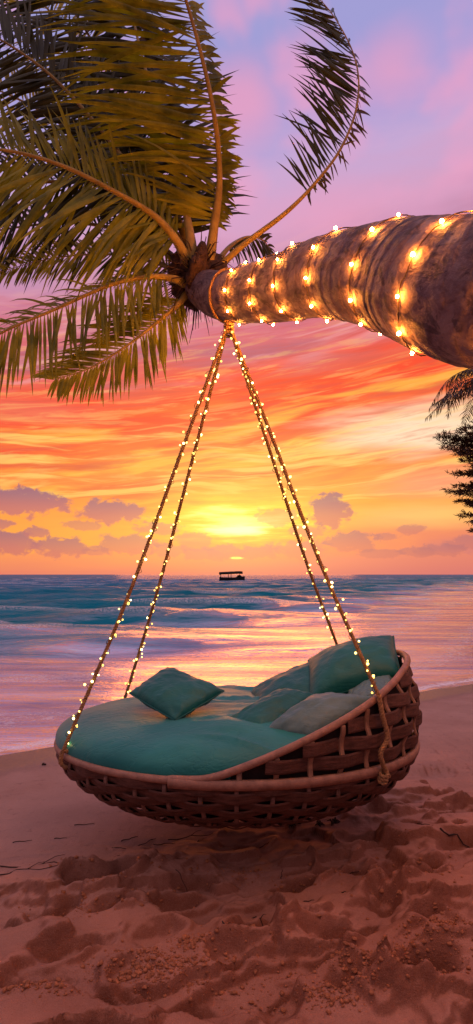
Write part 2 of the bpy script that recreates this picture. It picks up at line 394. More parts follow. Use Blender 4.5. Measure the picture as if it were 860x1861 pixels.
def mat_sea():
    m, t, p = newmat('sea_water'); pos = objco(t); t.n.remove(p)
    sh = t.new('ShaderNodeAttribute', attribute_name='shore').outputs['Fac']
    off = t.mul(sh, -1.0)
    streak = t.noise(t.vm('MULTIPLY', pos, (.22, 1.3, 1)), 1.0, 5, .6, .5)
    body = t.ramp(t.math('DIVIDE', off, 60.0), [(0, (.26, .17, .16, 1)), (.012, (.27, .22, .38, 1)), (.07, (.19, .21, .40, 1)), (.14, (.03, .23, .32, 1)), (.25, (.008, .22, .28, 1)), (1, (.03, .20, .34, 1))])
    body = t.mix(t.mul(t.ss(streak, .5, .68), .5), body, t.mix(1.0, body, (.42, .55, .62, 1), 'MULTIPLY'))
    near = t.noise(t.vm('MULTIPLY', pos, (.6, 1.9, 1)), 2.0, 5, .58, .6)
    mid = t.noise(t.vm('MULTIPLY', pos, (.45, 1.2, 1)), .9, 7, .66, .5)
    hgt = t.add(t.mul(near, .040), t.mul(mid, t.ss(off, 2.0, 20, .10, .44)))
    nb_ = t.bump(hgt, 1.0, 1.0)
    df = t.new('ShaderNodeBsdfDiffuse'); t.put(df.inputs[0], body); t.put(df.inputs['Normal'], nb_)
    gl = t.new('ShaderNodeBsdfGlossy'); t.put(gl.inputs['Roughness'], t.ss(off, 2, 40, .07, .10)); t.put(gl.inputs['Normal'], nb_)
    gl.inputs[0].default_value = (1, .90, .90, 1)
    fr_ = t.new('ShaderNodeFresnel'); fr_.inputs[0].default_value = 1.34; t.put(fr_.inputs['Normal'], nb_)
    fac = t.add(t.mul(fr_.outputs[0], t.ss(off, 3, 20, .60, .24)), t.ss(off, 3.5, 14, .44, .0))
    fac = t.math('ADD', fac, t.mul(t.sub(streak, .5), t.ss(off, 4, 20, 2.1, .6)), clamp=True)
    mx = t.new('ShaderNodeMixShader'); t.put(mx.inputs[0], t.math('MINIMUM', fac, .93))
    t.l.new(df.outputs[0], mx.inputs[1]); t.l.new(gl.outputs[0], mx.inputs[2])
    fo = t.new('ShaderNodeBsdfDiffuse'); fo.inputs[0].default_value = (.92, .84, .82, 1)
    fn = t.noise(pos, 3.0, 6, .7, .8); lace = t.noise(pos, 16, 4, .7, .6)
    edge = t.sub(t.add(off, t.mul(t.sub(fn, .5), .3)), .25)
    fm = t.mul(t.math('MULTIPLY', t.ss(edge, -.02, .05), t.ss(edge, .05, .20, 1.0, 0.0)), t.ss(lace, .34, .52))
    e2 = t.add(off, t.mul(t.sub(fn, .5), 1.6))
    fm2 = t.mul(t.mul(t.ss(e2, 1.15, 1.3), t.ss(e2, 1.3, 1.9, 1.0, 0.0)), t.mul(t.ss(lace, .46, .62), .45))
    e3 = t.add(off, t.mul(t.sub(t.noise(t.vm('MULTIPLY', pos, (.35, .6, 1)), 1.0, 5, .6), .5), 4.5))
    fm3 = t.mul(t.mul(t.ss(e3, 3.2, 3.35), t.ss(e3, 3.35, 4.3, 1.0, 0.0)), t.mul(t.ss(lace, .44, .62), .5))
    cr_ = t.new('ShaderNodeAttribute', attribute_name='crest').outputs['Fac']
    fm3 = t.add(fm3, t.mul(t.ss(cr_, .16, .30), t.mul(t.ss(lace, .45, .6), .6)))
    fa = t.math('ADD', t.add(t.mul(fm, .8), fm3), fm2, clamp=True)
    m2 = t.new('ShaderNodeMixShader'); t.put(m2.inputs[0], fa)
    t.l.new(mx.outputs[0], m2.inputs[1]); t.l.new(fo.outputs[0], m2.inputs[2])
    t.l.new(m2.outputs[0], t.n['Material Output'].inputs[0]); return m
M_sea = mat_sea()

# ================================================================ SAND AND SEA
SEA = -.055
def shore(x, y):
    s1 = .52*(x+1.92)-.854*(y-4.72)
    s2 = .887*(x-4.3)-.461*(y-8.4)
    k = .6
    h = np.clip(.5+.5*(s1-s2)/k, 0, 1)
    s = s2*(1-h)+s1*h+k*h*(1-h)
    return s + .22*fbm(x*.55, y*.55, 5, 3)*np.clip(1, 0, 1)

def gpt(px, py): p = P(px, py, H*F/(py-1044)); return p.x, p.y
PRINTS = [ # px, py, length, width (m), heading deg, depth
 (172, 1612, .40, .17, 22, .075), (205, 1662, .30, .13, 10, .05), (90, 1662, .26, .12, 35, .04), (560, 1608, .34, .15, 25, .06), (697, 1492, .36, .20, 5, .05),
 (735, 1465, .34, .16, 15, .035), (745, 1588, .40, .16, 18, .06), (752, 1624, .26, .11, 5, .06), (690, 1655, .24, .14, 60, .05), (615, 1712, .32, .13, 8, .075),
 (792, 1802, .34, .19, 30, .10), (440, 1738, .24, .12, 20, .04), (500, 1822, .20, .16, 60, .05), (425, 1540, .30, .14, 20, .03),
 (650, 1545, .36, .14, 10, .035), (330, 1640, .34, .13, 15, .04), (275, 1720, .30, .12, 25, .035), (770, 1690, .24, .12, 40, .06),
 (130, 1750, .30, .13, 30, .04), (330, 1840, .26, .13, 25, .04), (60, 1830, .26, .13, 20, .03), (840, 1550, .40, .16, 8, .05), (480, 1690, .26, .12, 35, .035),
 (610, 1800, .22, .12, 30, .05), (230, 1595, .30, .12, 5, .05), (800, 1400, .5, .22, 10, .03), (380, 1600, .4, .15, 12, .03)]
def sand_z(x, y, s):
    z = np.where(s > 0, SEA+.012+(.045)*sstep(0, 1.5, s), SEA+.012+np.maximum(s*.05, -3))
    z = z + .03*fbm(x*.6, y*.6, 40, 3)*sstep(.3, 2, s)
    dist = sstep(1.4, 3.0, s + 1.2*fbm(x*1.1, y*1.1, 44, 3))     # trampled zone away from the water
    wx = x+.17*fbm(x*4, y*4, 61, 4); wy = y+.17*fbm(x*4+9, y*4, 62, 4)
    z = z + dist*(.075*fbm(wx*2.2, wy*3.6, 71, 4) + .03*np.abs(fbm(wx*4.5, wy*7, 81, 4)))
    # broken crust ledges running up to the right
    qx = wx*.9+wy*.5; qy = wy*2.3-wx*.75
    n1 = fbm(qx*1.1, qy*1.0, 171, 4); n2 = fbm(qx*1.7+4, qy*1.5, 181, 4)
    z = z + dist*(.060*sstep(-.018, .018, n1) + .045*sstep(.03, .060, n2) - .03*sstep(-.02, -.10, n2))
    z = z + dist*.05*fbm(x*1.3+y*.4, y*2.0-x*.5, 191, 2)
    # wind-blown ridge lines
    rg = np.abs(fbm(wx*1.5+wy*.7, wy*2.9-wx*.8, 91, 3)); z = z + dist*.04*np.exp(-(rg/.034)**2)*sstep(-.15, .15, fbm(x*2, y*2, 95, 2))
    for px, py, L, W, hd, dp in PRINTS:
        gx, gy = gpt(px, py); a = rad(hd); dx = wx-gx; dy = wy-gy
        u = (dx*math.cos(a)+dy*math.sin(a))/(L*.5); v = (-dx*math.sin(a)+dy*math.cos(a))/(W*.5)
        d = np.sqrt(u*u+(v*(1+.25*u))**2) + .5*fbm(x*7, y*7, 111, 4)
        z = z - dp*1.15*(1-sstep(.30, 1.08, d)) + dp*.75*np.exp(-((d-1.22)/.26)**2)*sstep(-.05, .25, fbm(x*5, y*5, 121, 3))
    z = z + dist*.010*np.clip(fbm(x*30, y*30, 131, 3)+.05, 0, 1)*2*sstep(0, .2, fbm(x*2.4, y*2.4, 141, 3)+.02)
    z = z + .0035*fbm(x*24, y*24, 151, 3)*sstep(.2, 1, s)
    return z
def sand_at(x, y):
    X = np.array([float(x)]); Y = np.array([float(y)]); return float(sand_z(X, Y, shore(X, Y))[0])

def axis(a, b, step, lo, hi, n):
    core = np.arange(a, b, step)
    def out(L, k): return np.geomspace(step*1.6, L, k)
    return np.concatenate([(a-out(a-lo, n))[::-1], core, core[-1]+out(hi-core[-1], n)])
def tensor_mesh(name, X, Y, Z, mat, attr):
    ny, nx = X.shape
    me = bpy.data.meshes.new(name)
    vs = np.stack([X, Y, Z], -1).reshape(-1, 3).astype(np.float32)
    i = np.arange(ny-1)[:, None]*nx+np.arange(nx-1)[None]
    fs = np.stack([i, i+1, i+nx+1, i+nx], -1).reshape(-1, 4).astype(np.int32)
    me.vertices.add(len(vs)); me.vertices.foreach_set('co', vs.ravel())
    me.loops.add(fs.size); me.loops.foreach_set('vertex_index', fs.ravel())
    me.polygons.add(len(fs)); me.polygons.foreach_set('loop_start', np.arange(0, fs.size, 4, dtype=np.int32))
    me.update(calc_edges=True); me.validate()
    me.polygons.foreach_set('use_smooth', np.ones(len(me.polygons), bool))
    at = me.attributes.new('shore', 'FLOAT', 'POINT'); at.data.foreach_set('value', attr.ravel().astype(np.float32))
    me.materials.append(mat)
    o = bpy.data.objects.new(name, me); COL.objects.link(o); o['kind'] = 'structure'; return o
gx = axis(-2.0, 2.2, .0085, -5000, 5000, 60); gy = axis(1.6, 4.2, .0085, -5000, 6000, 60)
GX, GY = np.meshgrid(gx, gy); GS = shore(GX, GY)
SZZ = sand_z(GX, GY, GS)
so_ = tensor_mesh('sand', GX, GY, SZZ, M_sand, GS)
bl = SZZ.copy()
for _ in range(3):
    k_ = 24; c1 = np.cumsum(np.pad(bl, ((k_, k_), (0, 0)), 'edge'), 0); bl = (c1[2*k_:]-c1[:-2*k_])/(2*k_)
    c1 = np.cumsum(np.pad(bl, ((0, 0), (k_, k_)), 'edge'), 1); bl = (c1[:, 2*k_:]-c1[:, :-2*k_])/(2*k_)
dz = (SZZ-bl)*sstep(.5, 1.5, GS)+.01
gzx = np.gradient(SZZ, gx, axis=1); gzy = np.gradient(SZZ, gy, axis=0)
dv = np.clip(-dz/.075, 0, 1)*.7 + np.clip((np.sqrt(gzx**2+gzy**2)-.25)/.7, 0, 1)*.8  # mask for the painted shade: low spots plus steep slopes
at = so_.data.attributes.new('damp_shade', 'FLOAT', 'POINT'); at.data.foreach_set('value', (np.clip(dv, 0, 1)*(np.abs(GX) < 6)).ravel().astype(np.float32))

r = np.concatenate([np.geomspace(3.2, 160, 860), np.geomspace(163, 9000, 60)])
a = np.radians(np.concatenate([np.linspace(-100, -29, 60)[:-1], np.linspace(-29, 29, 400), np.linspace(29, 100, 60)[1:]]))
AA, RR = np.meshgrid(a, r); SX = RR*np.sin(AA); SY = RR*np.cos(AA); SS = shore(SX, SY); OFF = -SS
def swell(x, y, off):
    amp = sstep(.6, 14, off)
    ph = y + .12*x + 2.6*fbm(x*.045, y*.09, 201, 3)
    msk = .35+1.3*np.clip(.5+2.2*fbm(x*.07, y*.12, 211, 2), 0, 1)
    w = 2*math.pi*ph/6.4
    z = amp*.24*msk*(np.sin(w)+.28*np.sin(2*w+.6))
    z += amp*.07*np.sin(2*math.pi*(y*.45-x*.13+1.5*fbm(x*.2, y*.2, 221, 3)))
    z += sstep(5, 14, off)*.075*np.clip(.4+2*fbm(x*.11, y*.2, 261, 3), 0, 1)*(1-np.abs(np.sin(math.pi*(y*.36+x*.05+1.8*fbm(x*.12, y*.12, 262, 3)))))**1.5*2
    z += (.1+.9*amp)*.085*sstep(.5, 10, off)*fbm(x*.6, y*1.7, 231, 4)
    z += .022*sstep(.15, 2.5, off)*fbm(x*.35, y*1.9, 241, 3)
    return z
SZ = SEA + .010*sstep(0, .5, OFF) + swell(SX, SY, OFF)*(1-sstep(220, 900, RR))
sea_ = tensor_mesh('sea', SX, SY, SZ, M_sea, SS)
at = sea_.data.attributes.new('crest', 'FLOAT', 'POINT'); at.data.foreach_set('value', (np.maximum(SZ-SEA, 0)*sstep(.42, .62, vnoise(SX*.16, SY*.22, 251))).ravel().astype(np.float32))

# ================================================================ LEANING PALM
palm = thing('palm_tree', 'leaning coconut palm whose thick trunk crosses the frame and carries the swing', 'tree', (2.18, .95, 0))
tc = [tuple(P(352, 516, 3.42))+(.085,), tuple(P(380, 530, 3.34))+(.125,), tuple(P(415, 539, 3.22))+(.140,), tuple(P(500, 527, 2.95))+(.163,), tuple(P(590, 504, 2.68))+(.184,),
      tuple(P(680, 501, 2.42))+(.208,), tuple(P(745, 508, 2.25))+(.228,), tuple(P(860, 532, 1.98))+(.252,),
      (1.15, 1.66, 2.28, .27), (1.66, 1.32, 1.72, .285), (2.05, 1.05, .9, .30), (2.18, .95, .25, .34), (2.2, .93, -.15, .42)]
TS = spline(tc, 620)
Tp = TS[:, :3]; Tr = TS[:, 3]
Tt = np.gradient(Tp, axis=0); Tt /= np.linalg.norm(Tt, axis=1)[:, None]
Tl = np.concatenate([[0], np.cumsum(np.linalg.norm(np.diff(Tp, axis=0), axis=1))])
camp = np.array([0, 0, H])
n0 = camp-Tp; n0[9*620//12:] = n0[9*620//12]
n0 -= (n0*Tt).sum(1)[:, None]*Tt; n0 /= np.linalg.norm(n0, axis=1)[:, None]
n1 = np.cross(Tt, n0)
NU = 96
th = np.linspace(0, 2*np.pi, NU, endpoint=False)
LL, TH = np.meshgrid(Tl, th, indexing='ij')
cx_ = np.cos(TH); sx_ = np.sin(TH)
ringpos = LL/.075 + 1.9*fbm(cx_*1.4+LL*1.5+5, sx_*1.4+3, 301, 3) + .35*fbm(LL*4, LL*0, 302, 2)
fr = ringpos-np.floor(ringpos)
step = np.where(fr < .82, fr/.82, (1-fr)/.18)
disp = .0042*step + .022*fbm(cx_*2+LL*3, sx_*2+LL*1.3, 311, 4) + .012*fbm(cx_*7+LL*9, sx_*7, 321, 3)
RRr = Tr[:, None]*.93*(1+disp*3.2)
TV = Tp[:, None, :] + RRr[..., None]*(cx_[..., None]*n0[:, None, :]+sx_[..., None]*n1[:, None, :])
mb = MB(); mb.grid([tuple(p) for p in TV.reshape(-1, 3)], len(Tl), NU)
mb.f = [(i*NU+k, (i+1)*NU+k, (i+1)*NU+(k+1) % NU, i*NU+(k+1) % NU) for i in range(len(Tl)-1) for k in range(NU)]
trunk = mb.build('trunk', M_bark, palm)
me = trunk.data
at = me.attributes.new('ring', 'FLOAT', 'POINT'); at.data.foreach_set('value', np.clip(1-np.abs(fr-.93)/.16, 0, 1).ravel().astype(np.float32))
at = me.attributes.new('around', 'FLOAT_VECTOR', 'POINT')
at.data.foreach_set('vector', np.stack([cx_*6+LL*2.5, sx_*6, LL*26+cx_*1.5], -1).reshape(-1).astype(np.float32))

def trunk_point(i, phi, extra=0.0):
    k = int(round((phi % (2*math.pi))/(2*math.pi)*NU)) % NU
    rr = RRr[i, k]+extra
    return V(Tp[i]+rr*(math.cos(phi)*n0[i]+math.sin(phi)*n1[i]))

# fibrous heart of the crown
mb = MB(); hub = P(360, 505, 3.42)
vs = []; nu_, nv_ = 40, 22
for i in range(nu_):
    for j in range(nv_):
        u = 2*math.pi*i/nu_; v = math.pi*j/(nv_-1)
        rr = .145*(1+.30*math.sin(5*u+2*v)*math.sin(v)+.12*random.uniform(-1, 1)*math.sin(v))
        vs.append(hub+V((rr*math.sin(v)*math.cos(u)*.95, rr*math.sin(v)*math.sin(u), rr*math.cos(v)*1.15)))
mb.grid(vs, nu_, nv_, True)
for k in range(170):
    d = V((random.gauss(-.2, .7), random.gauss(0, .7), random.gauss(.1, .8))).normalized()
    p0 = hub+d*.12; p1 = p0+d*random.uniform(.04, .12)+V((0, 0, -.02)); p2 = p1+d*random.uniform(.02, .08)+V((random.uniform(-.02, .02), 0, -random.uniform(.02, .07)))
    mb.tube([p0, p1, p2], [.004, .003, .001], 4)
mb.build('crown_fibre', M_fibre, palm)

def frond(ctrl, dA, lA, dB, lB, n=90, start=.16, sweep=.35, droop=.5, width=.030, mat=None, rr=.020, seed=1, jit=.16, fill=.95, parent=None, rmat=None, world=False):
    rg = random.Random(seed)
    pts = [tuple(P(*c)) for c in ctrl] if not world else ctrl
    S = spline(pts, 80); S = [V(p) for p in S]
    T = [(S[min(i+1, 79)]-S[max(i-1, 0)]).normalized() for i in range(80)]
    mb = MB()
    rads = [max(.0022, rr*(1.45-1.1*min(1, i/79/.35)*.45 - .9*(i/79))) for i in range(80)]
    mb.tube(S, rads, 7)
    fo = mb.build('frond', rmat or M_rachis, parent)
    lb = MB()
    for side, (dv, ln) in enumerate(((dA, lA), (dB, lB))):
        if ln <= 0: continue
        dv = V(dv).normalized()
        for k in range(n):
            u = start+(1-start)*(k+rg.uniform(-.4, .4))/(n-1); u = min(max(u, 0), 1)
            if rg.random() > fill: continue
            q = u*79; i = min(int(q), 78); b = S[i].lerp(S[i+1], q-i); t = T[i]
            w = (u-start)/(1-start)
            L = ln*(.55+.45*math.sin(min(1, w/.35)*math.pi/2))*(1-.62*max(0, (w-.45)/.55)**1.4)*rg.uniform(.82, 1.1)
            dd = (dv - t*dv.dot(t)*.75).normalized()
            d0 = (dd + t*(sweep+.55*w) + V((rg.gauss(0, jit), rg.gauss(0, jit), rg.gauss(0, jit)))).normalized()
            nrm = t.cross(d0)
            if nrm.length < 1e-3: continue
            nrm.normalize(); nrm = (nrm + V((rg.gauss(0, .25), rg.gauss(0, .25), rg.gauss(0, .25)))).normalized()
            p = b.copy(); m = 6; ring = []; g = droop*rg.uniform(.7, 1.3)
            wd = width*rg.uniform(.8, 1.15)*(.65+.35*min(1, L/ln))
            for j in range(m+1):
                s = j/m
                d = (d0 + V((0, 0, -1))*g*s*s*1.6).normalized()
                sd = d.cross(nrm).normalized(); up = sd.cross(d)
                ww = wd*.5*(min(1, .12+s*3.4))*(1-s)**.55 if s < 1 else .0004
                ring.append((p+sd*ww-up*ww*.35, p.copy(), p-sd*ww-up*ww*.35))
                p = p+d*(L/m)
            vs = [x for tr in ring for x in tr]
            fs = []
            for j in range(m):
                a_ = j*3
                fs += [(a_, a_+1, a_+4, a_+3), (a_+1, a_+2, a_+5, a_+4)]
            lb.add(vs, fs)
    lb.build('leaflets', mat or M_leaf, fo)
    return fo
FR = [
 # great upright frond
 dict(ctrl=[(378, 492, 3.40), (388, 420, 3.36), (399, 320, 3.28), (386, 190, 3.12), (344, 20, 2.98), (285, -150, 2.85), (215, -280, 2.75)], dA=(-1, -.05, -.22), lA=.84, dB=(.62, .8, -.12), lB=.19, n=145, start=.20, sweep=.12, droop=.28, width=.034, rr=.026, seed=1),
 # dark ones behind it
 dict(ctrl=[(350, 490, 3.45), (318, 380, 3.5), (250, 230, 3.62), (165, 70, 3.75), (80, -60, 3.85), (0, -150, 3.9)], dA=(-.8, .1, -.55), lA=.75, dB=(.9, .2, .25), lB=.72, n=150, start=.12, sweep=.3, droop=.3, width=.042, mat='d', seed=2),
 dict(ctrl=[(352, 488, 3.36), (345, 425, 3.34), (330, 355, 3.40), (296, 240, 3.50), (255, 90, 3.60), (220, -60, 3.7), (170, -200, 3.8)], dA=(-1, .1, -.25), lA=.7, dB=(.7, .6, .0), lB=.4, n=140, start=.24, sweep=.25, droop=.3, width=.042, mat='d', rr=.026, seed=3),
 # big left frond
 dict(ctrl=[(345, 488, 3.36), (322, 440, 3.28), (280, 392, 3.20), (215, 352, 3.1), (110, 300, 3.0), (0, 272, 2.95), (-130, 275, 2.9), (-250, 330, 2.85)], dA=(-.22, -.1, -1), lA=.66, dB=(-.15, .25, 1), lB=.40, n=125, start=.16, sweep=.22, droop=.35, width=.032, rr=.024, seed=4),
 # lower left, arching
 dict(ctrl=[(338, 515, 3.36), (312, 506, 3.30), (270, 503, 3.22), (200, 518, 3.14), (100, 562, 3.05), (0, 606, 2.95), (-110, 675, 2.9), (-190, 760, 2.85)], dA=(.02, -.15, -1), lA=.42, dB=(-.55, .5, .45), lB=.26, n=105, start=.20, sweep=.25, droop=.45, width=.026, rr=.019, seed=5),
 # lowest, pointing down left
 dict(ctrl=[(340, 532, 3.40), (325, 552, 3.36), (290, 582, 3.30), (235, 625, 3.2), (165, 668, 3.1), (100, 690, 3.02)], dA=(.35, .25, -1), lA=.30, dB=(-1, -.1, .30), lB=.36, n=90, start=.14, sweep=.55, droop=.4, width=.026, rr=.017, seed=6),
 # right frond against the sky
 dict(ctrl=[(388, 495, 3.42), (440, 447, 3.36), (520, 386, 3.32), (575, 330, 3.32), (622, 265, 3.34), (650, 185, 3.36), (645, 105, 3.38), (600, 20, 3.38), (530, -50, 3.36)], dA=(-1, 0, .55), lA=.46, dB=(.35, .9, .35), lB=.26, n=110, start=.335, sweep=.3, droop=.14, width=.024, mat='d', rr=.015, seed=7, fill=.8),
 # small one behind the trunk
 dict(ctrl=[(392, 480, 3.50), (420, 446, 3.6), (452, 430, 3.75), (482, 440, 3.9), (498, 478, 4.0)], dA=(-.1, 0, -1), lA=.22, dB=(.4, .6, .4), lB=.15, n=40, start=.2, sweep=.4, droop=.4, width=.026, mat='d', rr=.014, seed=8),
 # left, behind
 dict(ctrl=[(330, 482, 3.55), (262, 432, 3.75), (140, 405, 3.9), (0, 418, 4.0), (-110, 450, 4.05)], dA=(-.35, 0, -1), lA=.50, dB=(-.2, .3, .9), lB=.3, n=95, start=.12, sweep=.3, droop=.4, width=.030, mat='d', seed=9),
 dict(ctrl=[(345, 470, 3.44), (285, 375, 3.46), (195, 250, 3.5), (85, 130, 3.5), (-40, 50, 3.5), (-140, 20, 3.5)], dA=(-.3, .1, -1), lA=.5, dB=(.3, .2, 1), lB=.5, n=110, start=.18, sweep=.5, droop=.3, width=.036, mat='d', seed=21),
 dict(ctrl=[(335, 500, 3.5), (285, 478, 3.62), (200, 462, 3.75), (90, 470, 3.85), (-20, 500, 3.95)], dA=(-.4, 0, -1), lA=.26, dB=(-.4, .3, 1), lB=.24, n=80, start=.15, sweep=.5, droop=.4, width=.026, seed=22, rr=.014),
 # upper left, behind
 dict(ctrl=[(335, 455, 3.65), (230, 335, 3.85), (110, 225, 4.05), (0, 165, 4.2), (-110, 130, 4.3)], dA=(-.4, 0, -1), lA=.5, dB=(-.1, .2, 1), lB=.5, n=85, start=.14, sweep=.45, droop=.3, width=.030, seed=10),
 dict(ctrl=[(345, 440, 3.75), (250, 250, 4.0), (140, 80, 4.25), (40, -30, 4.45), (-60, -100, 4.6)], dA=(-.9, 0, -.4), lA=.55, dB=(.5, .2, .8), lB=.5, n=85, start=.16, sweep=.45, droop=.25, width=.028, seed=11),
 dict(ctrl=[(350, 455, 3.7), (200, 345, 3.75), (90, 330, 3.7), (-30, 350, 3.7), (-140, 400, 3.7)], dA=(-.3, 0, -1), lA=.5, dB=(-.3, .2, 1), lB=.45, n=80, start=.2, sweep=.35, droop=.35, width=.030, mat='d', seed=12),
]
for sp in FR:
    sp = dict(sp)
    if sp.get('mat') == 'd': sp['mat'] = M_leafshade
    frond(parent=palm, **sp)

# ================================================================ STRING LIGHTS ON THE TRUNK
fp = np.array([trunk_point(i, 0.0, .012) for i in range(len(Tl))])
fpx = 430+fp[:, 0]/fp[:, 1]*F
lim = 7*620//12
loops = [409, 453, 498, 557, 637, 732, 842]
ks = [int(np.interp(px, fpx[:lim], np.arange(lim))) if px < fpx[lim-1] else lim for px in loops]
ks[-1] = int(np.searchsorted(Tl, Tl[ks[-2]]+.80*(Tl[ks[-2]]-Tl[ks[-3]])))
ks.append(int(np.searchsorted(Tl, Tl[ks[-1]]+.36)))
turn = np.arange(len(ks))*2*math.pi
helix = []
for q in np.arange(-1.9, turn[-1]+1.0, .05):
    qq = q-.88*math.sin(q)
    i = int(np.clip(np.interp(qq, turn, ks) if qq >= 0 else ks[0]+qq/(2*math.pi)*20, 0, 619))
    helix.append(trunk_point(i, -q, .007))
ts = thing('string_lights', 'string of warm bulbs wound round the leaning palm trunk', 'string lights', helix[0])
mb = MB(); mb.tube(helix, .0026, 5); mb.build('wire', M_wire, ts)
acc = 0; nb = 0; sp_ = .082
bm = MB(); bm.ball((0, 0, 0), .0115, 10, 7); proto = None
for i in range(1, len(helix)):
    acc += (helix[i]-helix[i-1]).length
    fi = i/len(helix)
    if acc >= .104+.034*fi and nb < 98:
        acc = random.uniform(-.008, .008); nb += 1
        q = helix[i]; k = np.argmin(((Tp-np.array(q))**2).sum(1)); out = (q-V(Tp[k])).normalized()
        b = MB(); b.ball(q+out*.006, (.0048+.0022*fi)*random.uniform(.85, 1.15), 9, 6); b.build('bulb', M_tbulb, ts)

# ================================================================ HANGING DAYBED
BC = V((0, 3.28, 0)); A_, B_ = 1.0, .76; ZB = .585; ZBOT = .185
def zrim(x):
    t = x+.13; t = .5*(t+math.sqrt(t*t+.004)) ; return ZB + .405*t - (.006 if x < -.3 else 0)
def wall(th, z, off=0.0):
    x0 = math.cos(th); zr = zrim(A_*x0)
    if z >= ZB:
        t = (z-ZB)/.45
        s = 1+.035*math.sin(math.pi*min(1, t*1.1))-.045*t
    else:
        d = (ZB-z)/(ZB-ZBOT); s = math.sqrt(max(0, 1-d*d))**.95
    return V((BC.x+(A_*s+off)*x0, BC.y+(B_*s+off)*math.sin(th), z))
bed = thing('hanging_daybed', 'woven rattan daybed basket hung by four ropes from the palm trunk', 'swing bed', (0, 3.28, ZBOT))
NT_ = 240
def ring_pts(fz, off=0.0): return [wall(2*math.pi*i/NT_, fz(2*math.pi*i/NT_), off) for i in range(NT_+1)]
mb = MB(); mb.tube(ring_pts(lambda th: zrim(A_*math.cos(th)), .0), .0178, 12, False); mb.build('rim', M_rim, bed)
# level belt under the raised back
th0 = math.acos(-.30)
mb = MB(); bp = [wall(-th0+2*th0*i/160, ZB-.012-.0*i, .006) for i in range(161)]
vs = []
for i, p in enumerate(bp):
    th = -th0+2*th0*i/160; o = V((math.cos(th), math.sin(th), 0))
    for (a_, b_) in ((.012, .022), (.017, 0), (.012, -.022), (-.008, -.022), (-.008, .022)):
        vs.append(p+o*a_+V((0, 0, b_)))
mb.add(vs, [(i*5+k, i*5+(k+1) % 5, i*5+5+(k+1) % 5, i*5+5+k) for i in range(160) for k in range(5)])
mb.build('belt', M_rim, bed)
NP = 38
# ribs: hood posts and bowl ribs
rb2 = MB()
def strip(mb, pts, outs, wid, thick):
    """flat strap along pts; outs = outward normals"""
    vs = []; m = len(pts)
    for i in range(m):
        t = (pts[min(i+1, m-1)]-pts[max(i-1, 0)]).normalized(); o = outs[i]; w = t.cross(o).normalized()
        for a_, b_ in ((-1, -.6), (-.75, 1), (.75, 1), (1, -.6)): vs.append(pts[i]+w*wid*.5*a_+o*thick*.5*b_)
    fs = [(i*4+k, i*4+(k+1) % 4, i*4+4+(k+1) % 4, i*4+4+k) for i in range(m-1) for k in range(4)]
    fs += [(3, 2, 1, 0), tuple((m-1)*4+k for k in range(4))]
    mb.add(vs, fs)
def outn(th, z):
    a_ = wall(th, z); b_ = wall(th+.01, z); c_ = wall(th, z+.004)
    n = (b_-a_).cross(c_-a_)
    return n.normalized() if n.length > 0 else V((0, 0, -1))
def hoodrow(k): return ZB+.062+k*.078
for k in range(NP):
    th = 2*math.pi*(k+.5)/NP
    zr = zrim(A_*math.cos(th))
    if zr-ZB > .03:
        hb = MB()
        m = 26; zs = [ZB-.01+(zr-ZB-.005)*i/(m-1) for i in range(m)]
        pts = []; outs = []
        for z in zs:
            row = (z-hoodrow(0))/.078; ph = math.cos(math.pi*row)*(1 if k % 2 else -1)
            pts.append(wall(th+.012*math.sin(k*7), z, .0+.010*ph)); outs.append(outn(th, z))
        strip(hb, pts, outs, .026, .010); hb.build('rib', M_rib, bed, False)
    m = 60
    pts = []; outs = []
    for i in range(m):
        ph_ = math.pi/2*(.02+.93*i/(m-1)); z = ZB-(ZB-ZBOT)*math.sin(ph_)
        wv_ = math.cos(math.pi*(i/(m-1)*13))*(1 if k % 2 else -1)
        pts.append(wall(th, z)+outn(th, z)*(.009*wv_+.001)); outs.append(outn(th, z))
    strip(rb2, pts, outs, .022, .008)
rb2.build('bowl_ribs', M_rib2, bed, False)
# woven straps
wb = MB()
rows = 5
for kr in range(rows):
    z0 = hoodrow(kr)
    run = []
    NS = NP*8
    for i in range(NS+1):
        th = -math.pi+2*math.pi*i/NS
        zz = z0+.006*math.sin(3*th+kr*2)+.004*math.sin(11*th+kr)
        if zrim(A_*math.cos(th)) > zz+.030:
            ph = math.sin(math.pi*((th/(2*math.pi)*NP)))*(1 if kr % 2 else -1)
            run.append((wall(th, zz, .014*ph), outn(th, zz)))
    if len(run) > 4:
        strip(wb, [p for p, _ in run], [o for _, o in run], .066, .006)
for kr in range(13):
    ph_ = math.pi/2*(.02+.93*(kr+.5)/13); z0 = ZB-(ZB-ZBOT)*math.sin(ph_)
    NS = NP*6; pts = []; outs = []
    for i in range(NS+1):
        th = 2*math.pi*i/NS
        ph = math.sin(math.pi*(th/(2*math.pi)*NP))*(1 if kr % 2 else -1)
        zz = z0+.004*math.sin(5*th+kr*3)
        pts.append(wall(th, zz)+outn(th, zz)*(.011*ph+.003)); outs.append(outn(th, zz))
    strip(wb, pts, outs, .058, .006)
wb.build('woven_straps', M_weave, bed, False)
lb = MB()
vs = []; nu_, nv_ = 120, 40
for i in range(nu_):
    th = 2*math.pi*i/nu_; zr = zrim(A_*math.cos(th))-.012
    for j in range(nv_):
        if j < 24: z = ZBOT+.004+(ZB-ZBOT-.004)*(1-math.cos(math.pi/2*j/23))
        else: z = ZB+(zr-ZB)*(j-23)/16
        p = wall(th, z, -.028); 
        if z < ZB: p = V((p.x, p.y, p.z+.022*(1-(z-ZBOT)/(ZB-ZBOT))))
        vs.append(p)
lb.grid(vs, nu_, nv_, True)
lb.add([BC+V((0, 0, ZBOT+.03))]+[vs[i*nv_] for i in range(nu_)], [(0, 1+(i+1) % nu_, 1+i) for i in range(nu_)])
lb.build('liner', M_liner, bed)

